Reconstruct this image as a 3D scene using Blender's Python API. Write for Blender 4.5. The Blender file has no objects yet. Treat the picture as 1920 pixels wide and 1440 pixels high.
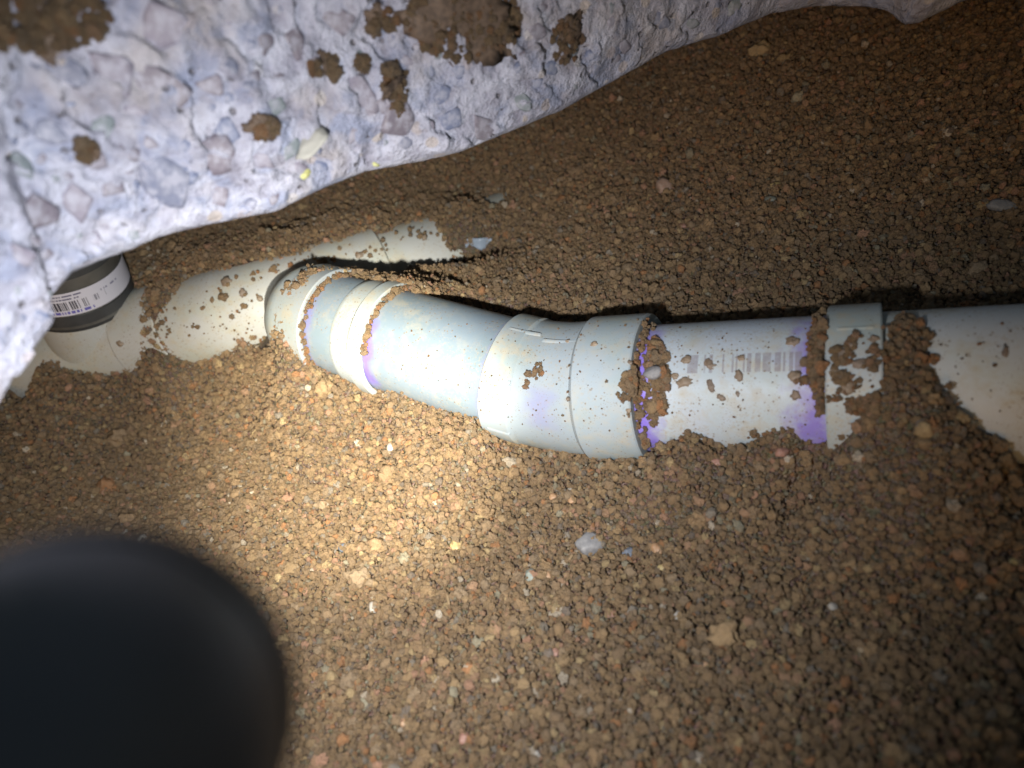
import bpy, bmesh, math, random
import numpy as np
from mathutils import Vector, Matrix, Quaternion
from mathutils.bvhtree import BVHTree

random.seed(7)
rng = np.random.default_rng(7)
scene = bpy.context.scene
COL = scene.collection
R = math.radians

# ------------------------------------------------------------------ camera
TILT = R(55)                      # view axis, degrees off straight down
CAM = np.array([0.0, 0.0, 0.60])
FPX = 1251.0                      # focal length in pixels of a 1920 px wide frame
FWD = np.array([0.0, math.sin(TILT), -math.cos(TILT)])
DWN = np.array([0.0, -math.cos(TILT), -math.sin(TILT)])
RGT = np.array([1.0, 0.0, 0.0])
cam = bpy.data.cameras.new('camera')
cam_o = bpy.data.objects.new('camera', cam)
COL.objects.link(cam_o)
cam_o.location = CAM
cam_o.rotation_euler = (TILT, 0, 0)
cam.sensor_width = 36.0
cam.lens = 36.0 * FPX / 1920.0
cam.clip_start = 0.005
cam.clip_end = 50
cam.dof.use_dof = True
cam.dof.focus_distance = 0.64
cam.dof.aperture_fstop = 3.6
scene.camera = cam_o

# ------------------------------------------------------------------ sky, lamp strengths, exposure
world = bpy.data.worlds.new('World')
scene.world = world
world.use_nodes = True
wn = world.node_tree
wn.nodes.clear()
sky = wn.nodes.new('ShaderNodeTexSky')
sky.sky_type = 'NISHITA'
sky.sun_disc = False
sky.sun_elevation = R(4)
sky.sun_rotation = R(200)
bgn = wn.nodes.new('ShaderNodeBackground')
bgn.inputs['Strength'].default_value = 0.065
wo = wn.nodes.new('ShaderNodeOutputWorld')
wn.links.new(sky.outputs[0], bgn.inputs[0])
wn.links.new(bgn.outputs[0], wo.inputs[0])
scene.view_settings.view_transform = 'Standard'
scene.view_settings.look = 'None'
scene.view_settings.exposure = 0.0
scene.view_settings.gamma = 1.0
scene.view_settings.use_curve_mapping = False
CORE_W, BEAM_W, SPILL_W = 56.0, 13.0, 12.5       # the flashlight's hot spot, its corona and its spill
scene.cycles.max_bounces = 4
scene.cycles.diffuse_bounces = 3

# ------------------------------------------------------------------ helpers
def at(px, py, d):
    """the point seen at pixel (px, py) of the 1920 px frame, d metres in front of the lens plane"""
    return CAM + d * ((px - 960) / FPX * RGT + (py - 720) / FPX * DWN + FWD)

def ray(px, py):
    v = (px - 960) / FPX * RGT + (py - 720) / FPX * DWN + FWD
    return v / np.linalg.norm(v)

def _hash(ix, iy, iz, seed):
    h = (ix.astype(np.int64) * 374761393 + iy.astype(np.int64) * 668265263 + iz.astype(np.int64) * 2147483647 + seed * 1274126177) & 0xFFFFFFFF
    h = ((h ^ (h >> 13)) * 1274126177) & 0xFFFFFFFF
    h = ((h ^ (h >> 16)) * 2246822519) & 0xFFFFFFFF
    return ((h ^ (h >> 15)) & 0xFFFFFF) / float(0xFFFFFF)

def vnoise(p, scale, seed=0):
    q = np.asarray(p) * scale
    i = np.floor(q).astype(np.int64)
    f = q - i
    f = f * f * f * (f * (f * 6 - 15) + 10)
    r = 0
    for dx in (0, 1):
        for dy in (0, 1):
            for dz in (0, 1):
                w = (f[:, 0] if dx else 1 - f[:, 0]) * (f[:, 1] if dy else 1 - f[:, 1]) * (f[:, 2] if dz else 1 - f[:, 2])
                r = r + w * _hash(i[:, 0] + dx, i[:, 1] + dy, i[:, 2] + dz, seed)
    return r * 2 - 1

def fbm(p, scale, octv=4, seed=0, gain=0.5):
    a, s, t = 1.0, 0.0, 0.0
    for k in range(octv):
        s = s + a * vnoise(p, scale * 2.03 ** k, seed + 17 * k)
        t += a
        a *= gain
    return s / t

def link(o, parent=None):
    COL.objects.link(o)
    if parent is not None:
        o.parent = parent
        o.matrix_parent_inverse = Matrix.Translation(parent.location).inverted() if parent.rotation_euler.x == 0 and parent.rotation_euler.y == 0 and parent.rotation_euler.z == 0 else parent.matrix_world.inverted()
    return o

def mesh_obj(name, verts, faces, mat, parent=None, smooth=True):
    me = bpy.data.meshes.new(name)
    me.from_pydata([tuple(v) for v in verts], [], [tuple(f) for f in faces])
    me.update()
    if smooth:
        me.polygons.foreach_set('use_smooth', [True] * len(me.polygons))
    if mat:
        me.materials.append(mat)
    return link(bpy.data.objects.new(name, me), parent)

def empty(name, loc):
    o = bpy.data.objects.new(name, None)
    o.location = tuple(loc)
    o.empty_display_size = 0.02
    return link(o)

def tag(o, label, cat=None, group=None, kind=None):
    if label: o['label'] = label
    if cat: o['category'] = cat
    if group: o['group'] = group
    if kind: o['kind'] = kind
    return o

def ico(sub):
    bm = bmesh.new()
    bmesh.ops.create_icosphere(bm, subdivisions=sub, radius=1.0)
    v = np.array([x.co[:] for x in bm.verts])
    f = [tuple(x.index for x in p.verts) for p in bm.faces]
    bm.free()
    return v, f
ICO = {k: ico(k) for k in (1, 2, 3, 4)}

# ------------------------------------------------------------------ node helpers
class NT:
    def __init__(self, name):
        self.m = bpy.data.materials.new(name)
        self.m.use_nodes = True
        self.t = self.m.node_tree
        self.t.nodes.clear()
        self.out = self.t.nodes.new('ShaderNodeOutputMaterial')
        self.b = self.t.nodes.new('ShaderNodeBsdfPrincipled')
        self.t.links.new(self.b.outputs[0], self.out.inputs[0])
    def n(self, kind, **kw):
        x = self.t.nodes.new(kind)
        for k, v in kw.items():
            setattr(x, k, v)
        return x
    def put(self, sock, v):
        if hasattr(v, 'is_linked') or isinstance(v, bpy.types.NodeSocket):
            self.t.links.new(v, sock)
        elif isinstance(v, (tuple, list)) and len(v) == 3 and sock.type == 'RGBA':
            sock.default_value = (*v, 1)
        else:
            sock.default_value = v
    def set(self, name, v):
        self.put(self.b.inputs[name], v)
    def math(self, op, a, b=0.0, c=None, clamp=False):
        x = self.n('ShaderNodeMath', operation=op, use_clamp=clamp)
        self.put(x.inputs[0], a); self.put(x.inputs[1], b)
        if c is not None: self.put(x.inputs[2], c)
        return x.outputs[0]
    def noise(self, vec, scale, detail=4, rough=0.55, dist=0.0):
        x = self.n('ShaderNodeTexNoise')
        if vec is not None: self.put(x.inputs['Vector'], vec)
        self.put(x.inputs['Scale'], scale); self.put(x.inputs['Detail'], detail)
        self.put(x.inputs['Roughness'], rough); self.put(x.inputs['Distortion'], dist)
        return x.outputs['Fac']
    def voro(self, vec, scale, feature='F1', out='Distance', rand=1.0):
        x = self.n('ShaderNodeTexVoronoi', feature=feature)
        if vec is not None: self.put(x.inputs['Vector'], vec)
        self.put(x.inputs['Scale'], scale)
        self.put(x.inputs['Randomness'], rand)
        return x.outputs[out]
    def ramp(self, fac, stops, interp='LINEAR'):
        x = self.n('ShaderNodeValToRGB')
        self.put(x.inputs[0], fac)
        e = x.color_ramp.elements
        x.color_ramp.interpolation = interp
        while len(e) < len(stops): e.new(0.5)
        for i, (p, c) in enumerate(stops):
            e[i].position = p
            e[i].color = (*c, 1) if len(c) == 3 else c
        return x.outputs[0]
    def step(self, v, lo, hi):
        x = self.n('ShaderNodeMapRange', interpolation_type='SMOOTHSTEP')
        self.put(x.inputs['Value'], v); self.put(x.inputs['From Min'], lo); self.put(x.inputs['From Max'], hi)
        return x.outputs[0]
    def mix(self, fac, a, b, mode='MIX'):
        x = self.n('ShaderNodeMix', data_type='RGBA', blend_type=mode)
        self.put(x.inputs[0], fac); self.put(x.inputs[6], a); self.put(x.inputs[7], b)
        return x.outputs[2]
    def bump(self, h, strength, dist, normal=None):
        x = self.n('ShaderNodeBump')
        self.put(x.inputs['Height'], h); self.put(x.inputs['Strength'], strength); self.put(x.inputs['Distance'], dist)
        if normal is not None: self.put(x.inputs['Normal'], normal)
        return x.outputs[0]
    def coord(self, which='Object'):
        return self.n('ShaderNodeTexCoord').outputs[which]

def simple(name, col, rough=0.5, metal=0.0, var=0.12, scale=60):
    t = NT(name)
    o = t.coord()
    f = t.noise(o, scale, 5)
    lo = tuple(max(0, c * (1 - var)) for c in col); hi = tuple(min(1, c * (1 + var)) for c in col)
    t.set('Base Color', t.ramp(f, [(0.3, lo), (0.7, hi)]))
    t.set('Roughness', t.math('MULTIPLY_ADD', f, 0.2, rough - 0.1))
    t.set('Metallic', metal)
    return t.m

# ------------------------------------------------------------------ materials
MUD = (0.235, 0.158, 0.088)
def grain_mat():
    t = NT('sand_grain')
    a = t.n('ShaderNodeAttribute', attribute_type='INSTANCER', attribute_name='tint')
    o = t.coord()
    f = t.noise(o, 2.2, 5, 0.65)
    fine = t.noise(o, 5.5, 5, 0.75)
    c = t.mix(t.math('MULTIPLY', t.step(f, 0.38, 0.64), 0.8), a.outputs['Color'], t.mix(0.5, a.outputs['Color'], MUD))
    c = t.mix(t.math('MULTIPLY', t.step(fine, 0.35, 0.7), 0.22), c, (0.40, 0.30, 0.19))
    t.set('Base Color', c)
    t.set('Roughness', t.ramp(fine, [(0.3, (0.22,) * 3), (0.7, (0.65,) * 3)]))
    t.set('Specular IOR Level', 0.5)
    t.set('Normal', t.bump(t.math('ADD', t.math('MULTIPLY', f, 0.6), t.math('MULTIPLY', fine, 1.3)), 1.0, 0.0018))
    return t.m
def mud_mat():
    t = NT('wet_sand_shaded_bed')
    o = t.coord()
    f = t.noise(o, 70, 6, 0.65)
    v = t.voro(o, 260)
    v2 = t.voro(o, 420)
    c = t.ramp(f, [(0.25, (0.07, 0.05, 0.034)), (0.5, (0.12, 0.086, 0.057)), (0.75, (0.17, 0.125, 0.083))])  # bed darkened: shade of the crevices between grains is in its colour
    cell = t.voro(o, 260, out='Color')
    c = t.mix(0.18, c, cell, 'SOFT_LIGHT')
    t.set('Base Color', c)
    t.set('Roughness', t.ramp(v2, [(0.2, (0.4,) * 3), (0.8, (0.8,) * 3)]))
    h = t.math('ADD', t.math('MULTIPLY', v, -1.0), t.math('MULTIPLY', v2, -0.5))
    t.set('Normal', t.bump(h, 1.0, 0.003))
    return t.m
M_GRAIN, M_MUD = grain_mat(), mud_mat()
M_SOIL = simple('dark_soil', (0.085, 0.058, 0.040), 0.75, var=0.45, scale=300)

def pipe_mat(name, base=(0.66, 0.68, 0.69), primer=(), barcode=None, grime=0.5):
    """off-white PVC; UV x runs along the pipe and y round it, both in metres.
    primer: (s_centre, half_width, strength, v_centre, v_half) purple bands"""
    t = NT(name)
    uv = t.n('ShaderNodeUVMap', uv_map='run').outputs[0]
    sp = t.n('ShaderNodeSeparateXYZ'); t.put(sp.inputs[0], uv)
    s, v = sp.outputs[0], sp.outputs[1]
    o = t.coord()
    big = t.noise(o, 16, 5, 0.6)
    mid = t.noise(o, 70, 5, 0.65)
    st = t.n('ShaderNodeMapping'); t.put(st.inputs['Vector'], uv); st.inputs['Scale'].default_value = (45, 800, 1)
    streak = t.noise(st.outputs[0], 1.0, 4, 0.6)
    c = t.mix(t.step(big, 0.38, 0.72), base, tuple(b * k for b, k in zip(base, (0.95, 0.97, 0.88))))
    # tan mud film, streaks along the pipe
    film = t.math('MULTIPLY', t.step(mid, 0.42, 0.72), t.step(big, 0.32, 0.62))
    c = t.mix(t.math('MULTIPLY', film, min(1.0, grime * 1.3)), c, (0.43, 0.37, 0.26))
    c = t.mix(t.math('MULTIPLY', t.step(streak, 0.6, 0.82), 0.75 * grime + 0.08), c, (0.40, 0.33, 0.22))
    sc_ = t.n('ShaderNodeMapping'); t.put(sc_.inputs['Vector'], uv); sc_.inputs['Scale'].default_value = (38, 1500, 1); sc_.inputs['Rotation'].default_value = (0, 0, 0.35)
    scr = t.math('MULTIPLY', t.step(t.noise(sc_.outputs[0], 1.0, 2, 0.5), 0.70, 0.78), t.step(t.noise(o, 25, 3), 0.45, 0.6))
    c = t.mix(t.math('MULTIPLY', scr, 0.4), c, (0.30, 0.27, 0.22))
    dust = t.math('MULTIPLY', t.step(t.noise(o, 380, 4, 0.7), 0.50, 0.66), t.step(t.noise(o, 20, 4, 0.6), 0.42, 0.62))
    c = t.mix(t.math('MULTIPLY', dust, 0.85 * grime + 0.12), c, (0.38, 0.31, 0.21))
    pm = None
    for (s0, hw, k, v0, vh) in primer:
        w = t.noise(o, 55, 4, 0.6)
        d = t.math('ABSOLUTE', t.math('SUBTRACT', s, s0))
        d = t.math('SUBTRACT', d, t.math('MULTIPLY', t.math('SUBTRACT', w, 0.5), hw * 2.4))
        m = t.step(d, hw * 1.3, 0.0)
        dv = t.math('ABSOLUTE', t.math('SUBTRACT', v, v0))
        m = t.math('MULTIPLY', m, t.math('MULTIPLY', t.step(dv, vh * 1.35, vh * 0.6), k))
        pm = m if pm is None else t.math('MAXIMUM', pm, m)
    if pm is not None:
        c = t.mix(pm, c, (0.18, 0.10, 0.60))
    if barcode:
        s0, s1, v0, v1 = barcode
        inb = t.math('MULTIPLY', t.math('MULTIPLY', t.math('GREATER_THAN', s, s0), t.math('LESS_THAN', s, s1)),
                     t.math('MULTIPLY', t.math('GREATER_THAN', v, v0), t.math('LESS_THAN', v, v1)))
        cb = t.n('ShaderNodeCombineXYZ')
        t.put(cb.inputs[0], t.math('FLOOR', t.math('MULTIPLY', s, 700.0)))
        wn_ = t.n('ShaderNodeTexWhiteNoise', noise_dimensions='3D')
        t.put(wn_.inputs['Vector'], cb.outputs[0])
        bars = t.math('GREATER_THAN', wn_.outputs['Value'], 0.5)
        wear = t.step(t.noise(o, 120, 4, 0.7), 0.3, 0.55)
        c = t.mix(t.math('MULTIPLY', t.math('MULTIPLY', inb, bars), t.math('MULTIPLY_ADD', wear, 0.35, 0.35)), c, (0.24, 0.22, 0.25))
    # specks of silt
    sv = t.voro(o, 210)
    spk = t.math('MULTIPLY', t.step(sv, 0.22, 0.12), t.math('GREATER_THAN', t.noise(o, 40, 3), 0.47))
    c = t.mix(t.math('MULTIPLY', spk, 0.75), c, (0.20, 0.15, 0.10))
    sv2 = t.voro(o, 520)
    spk2 = t.math('MULTIPLY', t.step(sv2, 0.25, 0.14), t.math('GREATER_THAN', t.noise(o, 60, 3), 0.52))
    c = t.mix(t.math('MULTIPLY', spk2, 0.6), c, (0.22, 0.17, 0.11))
    t.set('Base Color', c)
    t.set('Roughness', t.ramp(mid, [(0.3, (0.42,) * 3), (0.75, (0.62,) * 3)]))
    t.set('Specular IOR Level', 0.4)
    nb = t.bump(streak, 0.12, 0.0006)
    t.set('Normal', t.bump(mid, 0.15, 0.001, nb))
    return t.m

def concrete_mat():
    t = NT('broken_concrete')
    o = t.coord()
    a = t.noise(o, 14, 6, 0.6)
    b = t.noise(o, 55, 6, 0.65)
    c_ = t.noise(o, 220, 4, 0.7)
    c = t.ramp(b, [(0.3, (0.17, 0.165, 0.21)), (0.45, (0.315, 0.32, 0.395)), (0.64, (0.46, 0.475, 0.565))])
    c = t.mix(t.math('MULTIPLY', t.step(a, 0.48, 0.68), 0.6), c, (0.33, 0.295, 0.28))
    c = t.mix(t.math('MULTIPLY', t.step(c_, 0.56, 0.72), 0.5), c, (0.20, 0.18, 0.20))
    blu = t.noise(o, 30, 5, 0.6, 0.6)
    c = t.mix(t.math('MULTIPLY', t.step(blu, 0.5, 0.66), 0.65), c, (0.20, 0.235, 0.35))
    # small aggregate too fine to pick out
    vd = t.voro(o, 75, out='Distance')
    vc = t.voro(o, 75, out='Color')
    sx = t.n('ShaderNodeSeparateXYZ'); t.put(sx.inputs[0], vc)
    pick = t.math('MULTIPLY', t.math('GREATER_THAN', sx.outputs[0], 0.72), t.step(vd, 0.42, 0.3))
    sc = t.ramp(sx.outputs[1], [(0.0, (0.20, 0.22, 0.28)), (0.4, (0.33, 0.30, 0.34)), (0.7, (0.42, 0.36, 0.30)), (1.0, (0.55, 0.55, 0.6))])
    c = t.mix(t.math('MULTIPLY', pick, 0.7), c, sc)
    pit = t.voro(o, 170)
    pc = t.n('ShaderNodeSeparateXYZ'); t.put(pc.inputs[0], t.voro(o, 170, out='Color'))
    hole = t.math('MULTIPLY', t.step(t.math('ADD', pit, t.math('MULTIPLY', t.noise(o, 400, 3), 0.3)), 0.55, 0.3), t.math('GREATER_THAN', t.math('ADD', pc.outputs[2], t.math('MULTIPLY', t.noise(o, 90, 3), 0.2)), 1.03))
    c = t.mix(t.math('MULTIPLY', hole, 0.6), c, (0.13, 0.115, 0.12))  # dust and shade inside the pits, painted into the colour
    t.set('Base Color', c)
    t.set('Roughness', 0.85)
    h = t.math('ADD', t.math('MULTIPLY', b, 1.0), t.math('MULTIPLY', c_, 0.35))
    t.set('Normal', t.bump(t.math('SUBTRACT', h, t.math('MULTIPLY', hole, 0.8)), 0.9, 0.007))
    return t.m
M_CONC = concrete_mat()

def stone_mat(name, cols, scale=90, rough=0.6):
    t = NT(name)
    o = t.coord()
    oi = t.n('ShaderNodeObjectInfo')
    base = t.ramp(oi.outputs['Random'], [(i / max(1, len(cols) - 1), c) for i, c in enumerate(cols)] if len(cols) > 1 else [(0.0, cols[0]), (1.0, cols[0])], 'CONSTANT')
    f = t.noise(o, scale, 6, 0.7)
    c = t.mix(t.step(f, 0.3, 0.7), base, t.mix(0.16, base, (0.55, 0.53, 0.50)))
    t.set('Base Color', c)
    t.set('Roughness', rough)
    t.set('Normal', t.bump(f, 0.6, 0.002))
    return t.m
M_AGG = stone_mat('aggregate', [(0.11, 0.125, 0.19), (0.145, 0.13, 0.165), (0.09, 0.115, 0.20), (0.17, 0.155, 0.20), (0.13, 0.16, 0.175), (0.115, 0.10, 0.13), (0.10, 0.12, 0.165)])
_t = M_AGG.node_tree; _b = next(n for n in _t.nodes if n.type == 'BSDF_PRINCIPLED')      # cement left on the stones
_tc = _t.nodes.new('ShaderNodeTexCoord'); _nz = _t.nodes.new('ShaderNodeTexNoise'); _nz.inputs['Scale'].default_value = 110; _nz.inputs['Detail'].default_value = 6; _nz.inputs['Roughness'].default_value = 0.7
_mr = _t.nodes.new('ShaderNodeMapRange'); _mr.inputs['From Min'].default_value = 0.47; _mr.inputs['From Max'].default_value = 0.60; _mr.inputs['To Max'].default_value = 0.58
_mx = _t.nodes.new('ShaderNodeMix'); _mx.data_type = 'RGBA'; _mx.inputs[7].default_value = (0.33, 0.335, 0.40, 1)
_src = _b.inputs['Base Color'].links[0].from_socket
_t.links.new(_tc.outputs['Object'], _nz.inputs['Vector']); _t.links.new(_nz.outputs['Fac'], _mr.inputs['Value']); _t.links.new(_mr.outputs[0], _mx.inputs[0]); _t.links.new(_src, _mx.inputs[6]); _t.links.new(_mx.outputs[2], _b.inputs['Base Color'])


# ------------------------------------------------------------------ pipe runs: centre lines and lathes
class Run:
    def __init__(self, pts, bend, n=1400, up=(0, 0, 1)):
        P = [np.array(p) for p in pts]
        path = [P[0]]
        for i in range(1, len(P) - 1):
            a, b, c = P[i - 1], P[i], P[i + 1]
            u = (a - b) / np.linalg.norm(a - b); w = (c - b) / np.linalg.norm(c - b)
            s, e = b + u * bend[i - 1], b + w * bend[i - 1]
            for k in np.linspace(0, 1, 24):
                path.append((1 - k) ** 2 * s + 2 * k * (1 - k) * b + k * k * e)
        path.append(P[-1])
        path = np.array(path)
        d = np.r_[0, np.cumsum(np.linalg.norm(np.diff(path, axis=0), axis=1))]
        self.L = d[-1]
        self.s = np.linspace(0, self.L, n)
        self.p = np.stack([np.interp(self.s, d, path[:, k]) for k in range(3)], 1)
        k = np.ones(15) / 15
        for ax in range(3):
            e = np.pad(self.p[:, ax], 7, mode='reflect', reflect_type='odd')
            self.p[:, ax] = np.convolve(e, k, 'valid')
        t = np.gradient(self.p, axis=0)
        self.t = t / np.linalg.norm(t, axis=1)[:, None]
        u = np.array(up, float)
        u = u - (self.t @ u)[:, None] * self.t
        self.u = u / np.linalg.norm(u, axis=1)[:, None]
        self.v = np.cross(self.t, self.u)
        self.r = np.zeros(n)
    def fr(self, s):
        i = int(np.clip(round(s / self.L * (len(self.s) - 1)), 0, len(self.s) - 1))
        return self.p[i], self.t[i], self.u[i], self.v[i]
    def s_at_px(self, px):
        rel = self.p - CAM
        x = 960 + FPX * (rel @ RGT) / (rel @ FWD)
        return float(self.s[np.argmin(abs(x - px))])
    def hit(self, px, py, extra=0.0):
        """first point of the run seen at a pixel: point, s, angle, outward normal"""
        d = ray(px, py)
        rel = self.p - CAM
        along = rel @ d
        perp = np.linalg.norm(rel - along[:, None] * d, axis=1)
        rr = np.maximum(self.r, 0.0572) + extra
        best = None
        ok = np.where(perp < rr * 1.35)[0]
        lo, hi = (along[ok].min() - 0.09, along[ok].max() + 0.05) if len(ok) else (along[np.argmin(perp)] - 0.03, along[np.argmin(perp)] + 0.03)
        ts = np.arange(lo, hi, 0.0008)
        q = CAM + ts[:, None] * d
        dm = np.full(len(ts), 9.0); ix = np.zeros(len(ts), int)
        for c in range(0, len(ts), 200):
            D = np.linalg.norm(q[c:c + 200, None, :] - self.p[None, ::2, :], axis=2)
            ix[c:c + 200] = D.argmin(1) * 2
            dm[c:c + 200] = D.min(1) - rr[ix[c:c + 200]]
        w = np.where(dm <= 0)[0]
        k = w[0] if len(w) else int(dm.argmin())
        i = ix[k]; pt = q[k]
        nrm = pt - self.p[i]; nrm -= nrm @ self.t[i] * self.t[i]; nrm /= np.linalg.norm(nrm)
        ang = math.atan2(nrm @ self.v[i], nrm @ self.u[i])
        return self.p[i] + nrm * rr[i], float(self.s[i]), ang, nrm
    def lathe(self, name, prof, mat, parent, seg=72, step=0.004, a0=-math.pi, a1=math.pi):
        """a tube whose radius follows prof = [(s, r), ...] along the run"""
        rings = []
        for (s0, r0), (s1, r1) in zip(prof[:-1], prof[1:]):
            m = max(1, int(abs(s1 - s0) / step))
            for k in range(m):
                rings.append((s0 + (s1 - s0) * k / m, r0 + (r1 - r0) * k / m))
        rings.append(prof[-1])
        full = abs(a1 - a0 - 2 * math.pi) < 1e-6
        na = seg + 1
        A = np.linspace(a0, a1, na)
        V, UV = [], []
        for s, r in rings:
            p, t, u, v = self.fr(s)
            for a in A:
                V.append(p + r * (math.cos(a) * u + math.sin(a) * v)); UV.append((s, a * 0.0572))
        F = []
        for i in range(len(rings) - 1):
            for j in range(seg):
                F.append((i * na + j, i * na + j + 1, (i + 1) * na + j + 1, (i + 1) * na + j))
        o = mesh_obj(name, V, F, mat, parent)
        me = o.data
        lay = me.uv_layers.new(name='run')
        li = np.zeros(len(me.loops), int); me.loops.foreach_get('vertex_index', li)
        lay.data.foreach_set('uv', np.array(UV)[li].ravel())
        me.set_sharp_from_angle(angle=R(38))
        for s, r in rings:
            i = int(np.clip(round(s / self.L * (len(self.s) - 1)), 0, len(self.s) - 1))
            w = max(1, int(step / self.L * len(self.s)) + 1)
            self.r[max(0, i - w):i + w] = np.maximum(self.r[max(0, i - w):i + w], r)
        return o
    def seam(self, name, s0, s1, ang, h, w, rfun, mat, parent, n=20):
        """a moulded ridge running along the wall"""
        V, F = [], []
        for k in range(n + 1):
            s = s0 + (s1 - s0) * k / n
            p, t, u, v = self.fr(s)
            e = math.cos(ang) * u + math.sin(ang) * v
            q = -math.sin(ang) * u + math.cos(ang) * v
            r = rfun(s)
            hh = h if 0 < k < n else 0.0
            V += [p + e * (r - 0.001) - q * w, p + e * (r + hh), p + e * (r - 0.001) + q * w]
        for k in range(n):
            b = 3 * k
            F += [(b, b + 1, b + 4, b + 3), (b + 1, b + 2, b + 5, b + 4)]
        o = mesh_obj(name, V, F, mat, parent)
        o.data.uv_layers.new(name='run')
        return o

RP, RH, RB = 0.0572, 0.0645, 0.0612
branch = Run([at(2250, 718, 0.43), at(1045, 730, 0.648), at(715, 631, 0.738), at(476, 562, 0.838)], [0.045, 0.045])
main = Run([at(-160, 745, 0.99), at(175, 655, 0.935), at(470, 578, 0.88), at(620, 541, 0.915), at(1050, 400, 1.03)], [0.05, 0.05, 0.03])

def hub(rn, name, s_mouth, s_in, r, mat, parent, lip=0.0035):
    """a socket hub whose open end is at s_mouth"""
    d = 1 if s_mouth > s_in else -1
    prof = [(s_in, r - 0.0035), (s_in + d * 0.004, r), (s_mouth - d * 0.0012, r), (s_mouth, r - 0.0012), (s_mouth, RP + 0.0015), (s_mouth - d * 0.008, RP + 0.0005)]
    if d < 0:
        pass
    return rn.lathe(name, prof, mat, parent)

S = branch.s_at_px
s_c1, s_c0 = S(1655), S(1557)         # coupling
s_e1, s_e0 = S(1226), S(957)          # long elbow
s_h1, s_h0 = S(747), S(690)           # second elbow
s_w = S(640)                          # mouth of the wye's branch hub
b_root = empty('drain_pipe_run', branch.fr(s_e1)[0] - np.array([0, 0, 0.06]))
tag(b_root, 'white plastic drain pipe run with purple primer bands crossing the middle', 'drain pipe')
m_root = empty('buried_drain_line', main.fr(0.3)[0] - np.array([0, 0, 0.06]))
tag(m_root, 'dirty white drain line half buried behind, with wye and upright stack under slab', 'drain pipe')

# rough pass of radii so pixel hits know the surface
branch.r[:] = RP
for a, b, r in ((s_c1, s_c0, RH), (s_e1, s_e0, RH), (s_h1, s_h0, RH), (s_w, branch.L, RH)):
    branch.r[(branch.s >= a) & (branch.s <= b)] = r
main.r[:] = 0.062
def sv_of(px, py):
    _, s, a, _ = branch.hit(px, py)
    return s, a * RP

v_mid = sv_of(1380, 740)[1]
bc0, bc1 = sv_of(1278, 684), sv_of(1532, 672)
_, bv0 = sv_of(1400, 663); _, bv1 = sv_of(1400, 698)
bar = (min(bc0[0], bc1[0]), max(bc0[0], bc1[0]), min(bv0, bv1), max(bv0, bv1))
v_low1 = sv_of(1235, 760)[1]; v_low2 = sv_of(1525, 735)[1]; v_low3 = sv_of(722, 680)[1]
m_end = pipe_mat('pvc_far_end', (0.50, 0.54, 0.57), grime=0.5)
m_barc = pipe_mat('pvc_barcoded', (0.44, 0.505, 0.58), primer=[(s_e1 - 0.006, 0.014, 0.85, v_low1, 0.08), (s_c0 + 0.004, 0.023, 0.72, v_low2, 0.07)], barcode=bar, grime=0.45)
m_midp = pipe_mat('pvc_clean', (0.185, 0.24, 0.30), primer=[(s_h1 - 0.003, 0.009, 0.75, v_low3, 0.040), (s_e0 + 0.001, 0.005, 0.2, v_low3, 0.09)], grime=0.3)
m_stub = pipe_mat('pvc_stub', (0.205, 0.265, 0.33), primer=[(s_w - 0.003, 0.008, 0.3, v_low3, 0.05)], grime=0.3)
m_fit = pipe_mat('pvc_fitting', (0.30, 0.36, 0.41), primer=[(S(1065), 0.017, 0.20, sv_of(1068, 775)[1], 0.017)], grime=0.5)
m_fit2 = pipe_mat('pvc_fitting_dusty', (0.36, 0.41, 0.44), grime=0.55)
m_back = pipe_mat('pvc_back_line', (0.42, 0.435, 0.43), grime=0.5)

branch.r[:] = 0
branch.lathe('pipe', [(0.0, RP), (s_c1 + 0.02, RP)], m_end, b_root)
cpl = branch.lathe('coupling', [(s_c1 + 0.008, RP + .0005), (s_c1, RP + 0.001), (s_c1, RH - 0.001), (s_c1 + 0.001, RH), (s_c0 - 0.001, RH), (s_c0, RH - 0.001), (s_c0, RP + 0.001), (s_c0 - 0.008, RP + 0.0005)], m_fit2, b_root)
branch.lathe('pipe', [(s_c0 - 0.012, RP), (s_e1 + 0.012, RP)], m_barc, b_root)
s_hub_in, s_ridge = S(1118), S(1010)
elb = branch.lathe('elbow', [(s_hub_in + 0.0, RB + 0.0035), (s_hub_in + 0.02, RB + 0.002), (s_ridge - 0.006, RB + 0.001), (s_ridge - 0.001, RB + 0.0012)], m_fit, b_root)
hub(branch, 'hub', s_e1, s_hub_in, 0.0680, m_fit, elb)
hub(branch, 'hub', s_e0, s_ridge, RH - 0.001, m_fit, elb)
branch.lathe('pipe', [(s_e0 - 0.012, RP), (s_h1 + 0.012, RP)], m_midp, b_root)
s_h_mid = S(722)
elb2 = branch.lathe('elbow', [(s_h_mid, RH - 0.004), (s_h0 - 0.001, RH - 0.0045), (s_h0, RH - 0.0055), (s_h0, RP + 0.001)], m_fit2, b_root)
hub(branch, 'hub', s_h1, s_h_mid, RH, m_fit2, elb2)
branch.lathe('pipe', [(s_h0 - 0.012, RP), (s_w + 0.012, RP)], m_stub, b_root)

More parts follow.
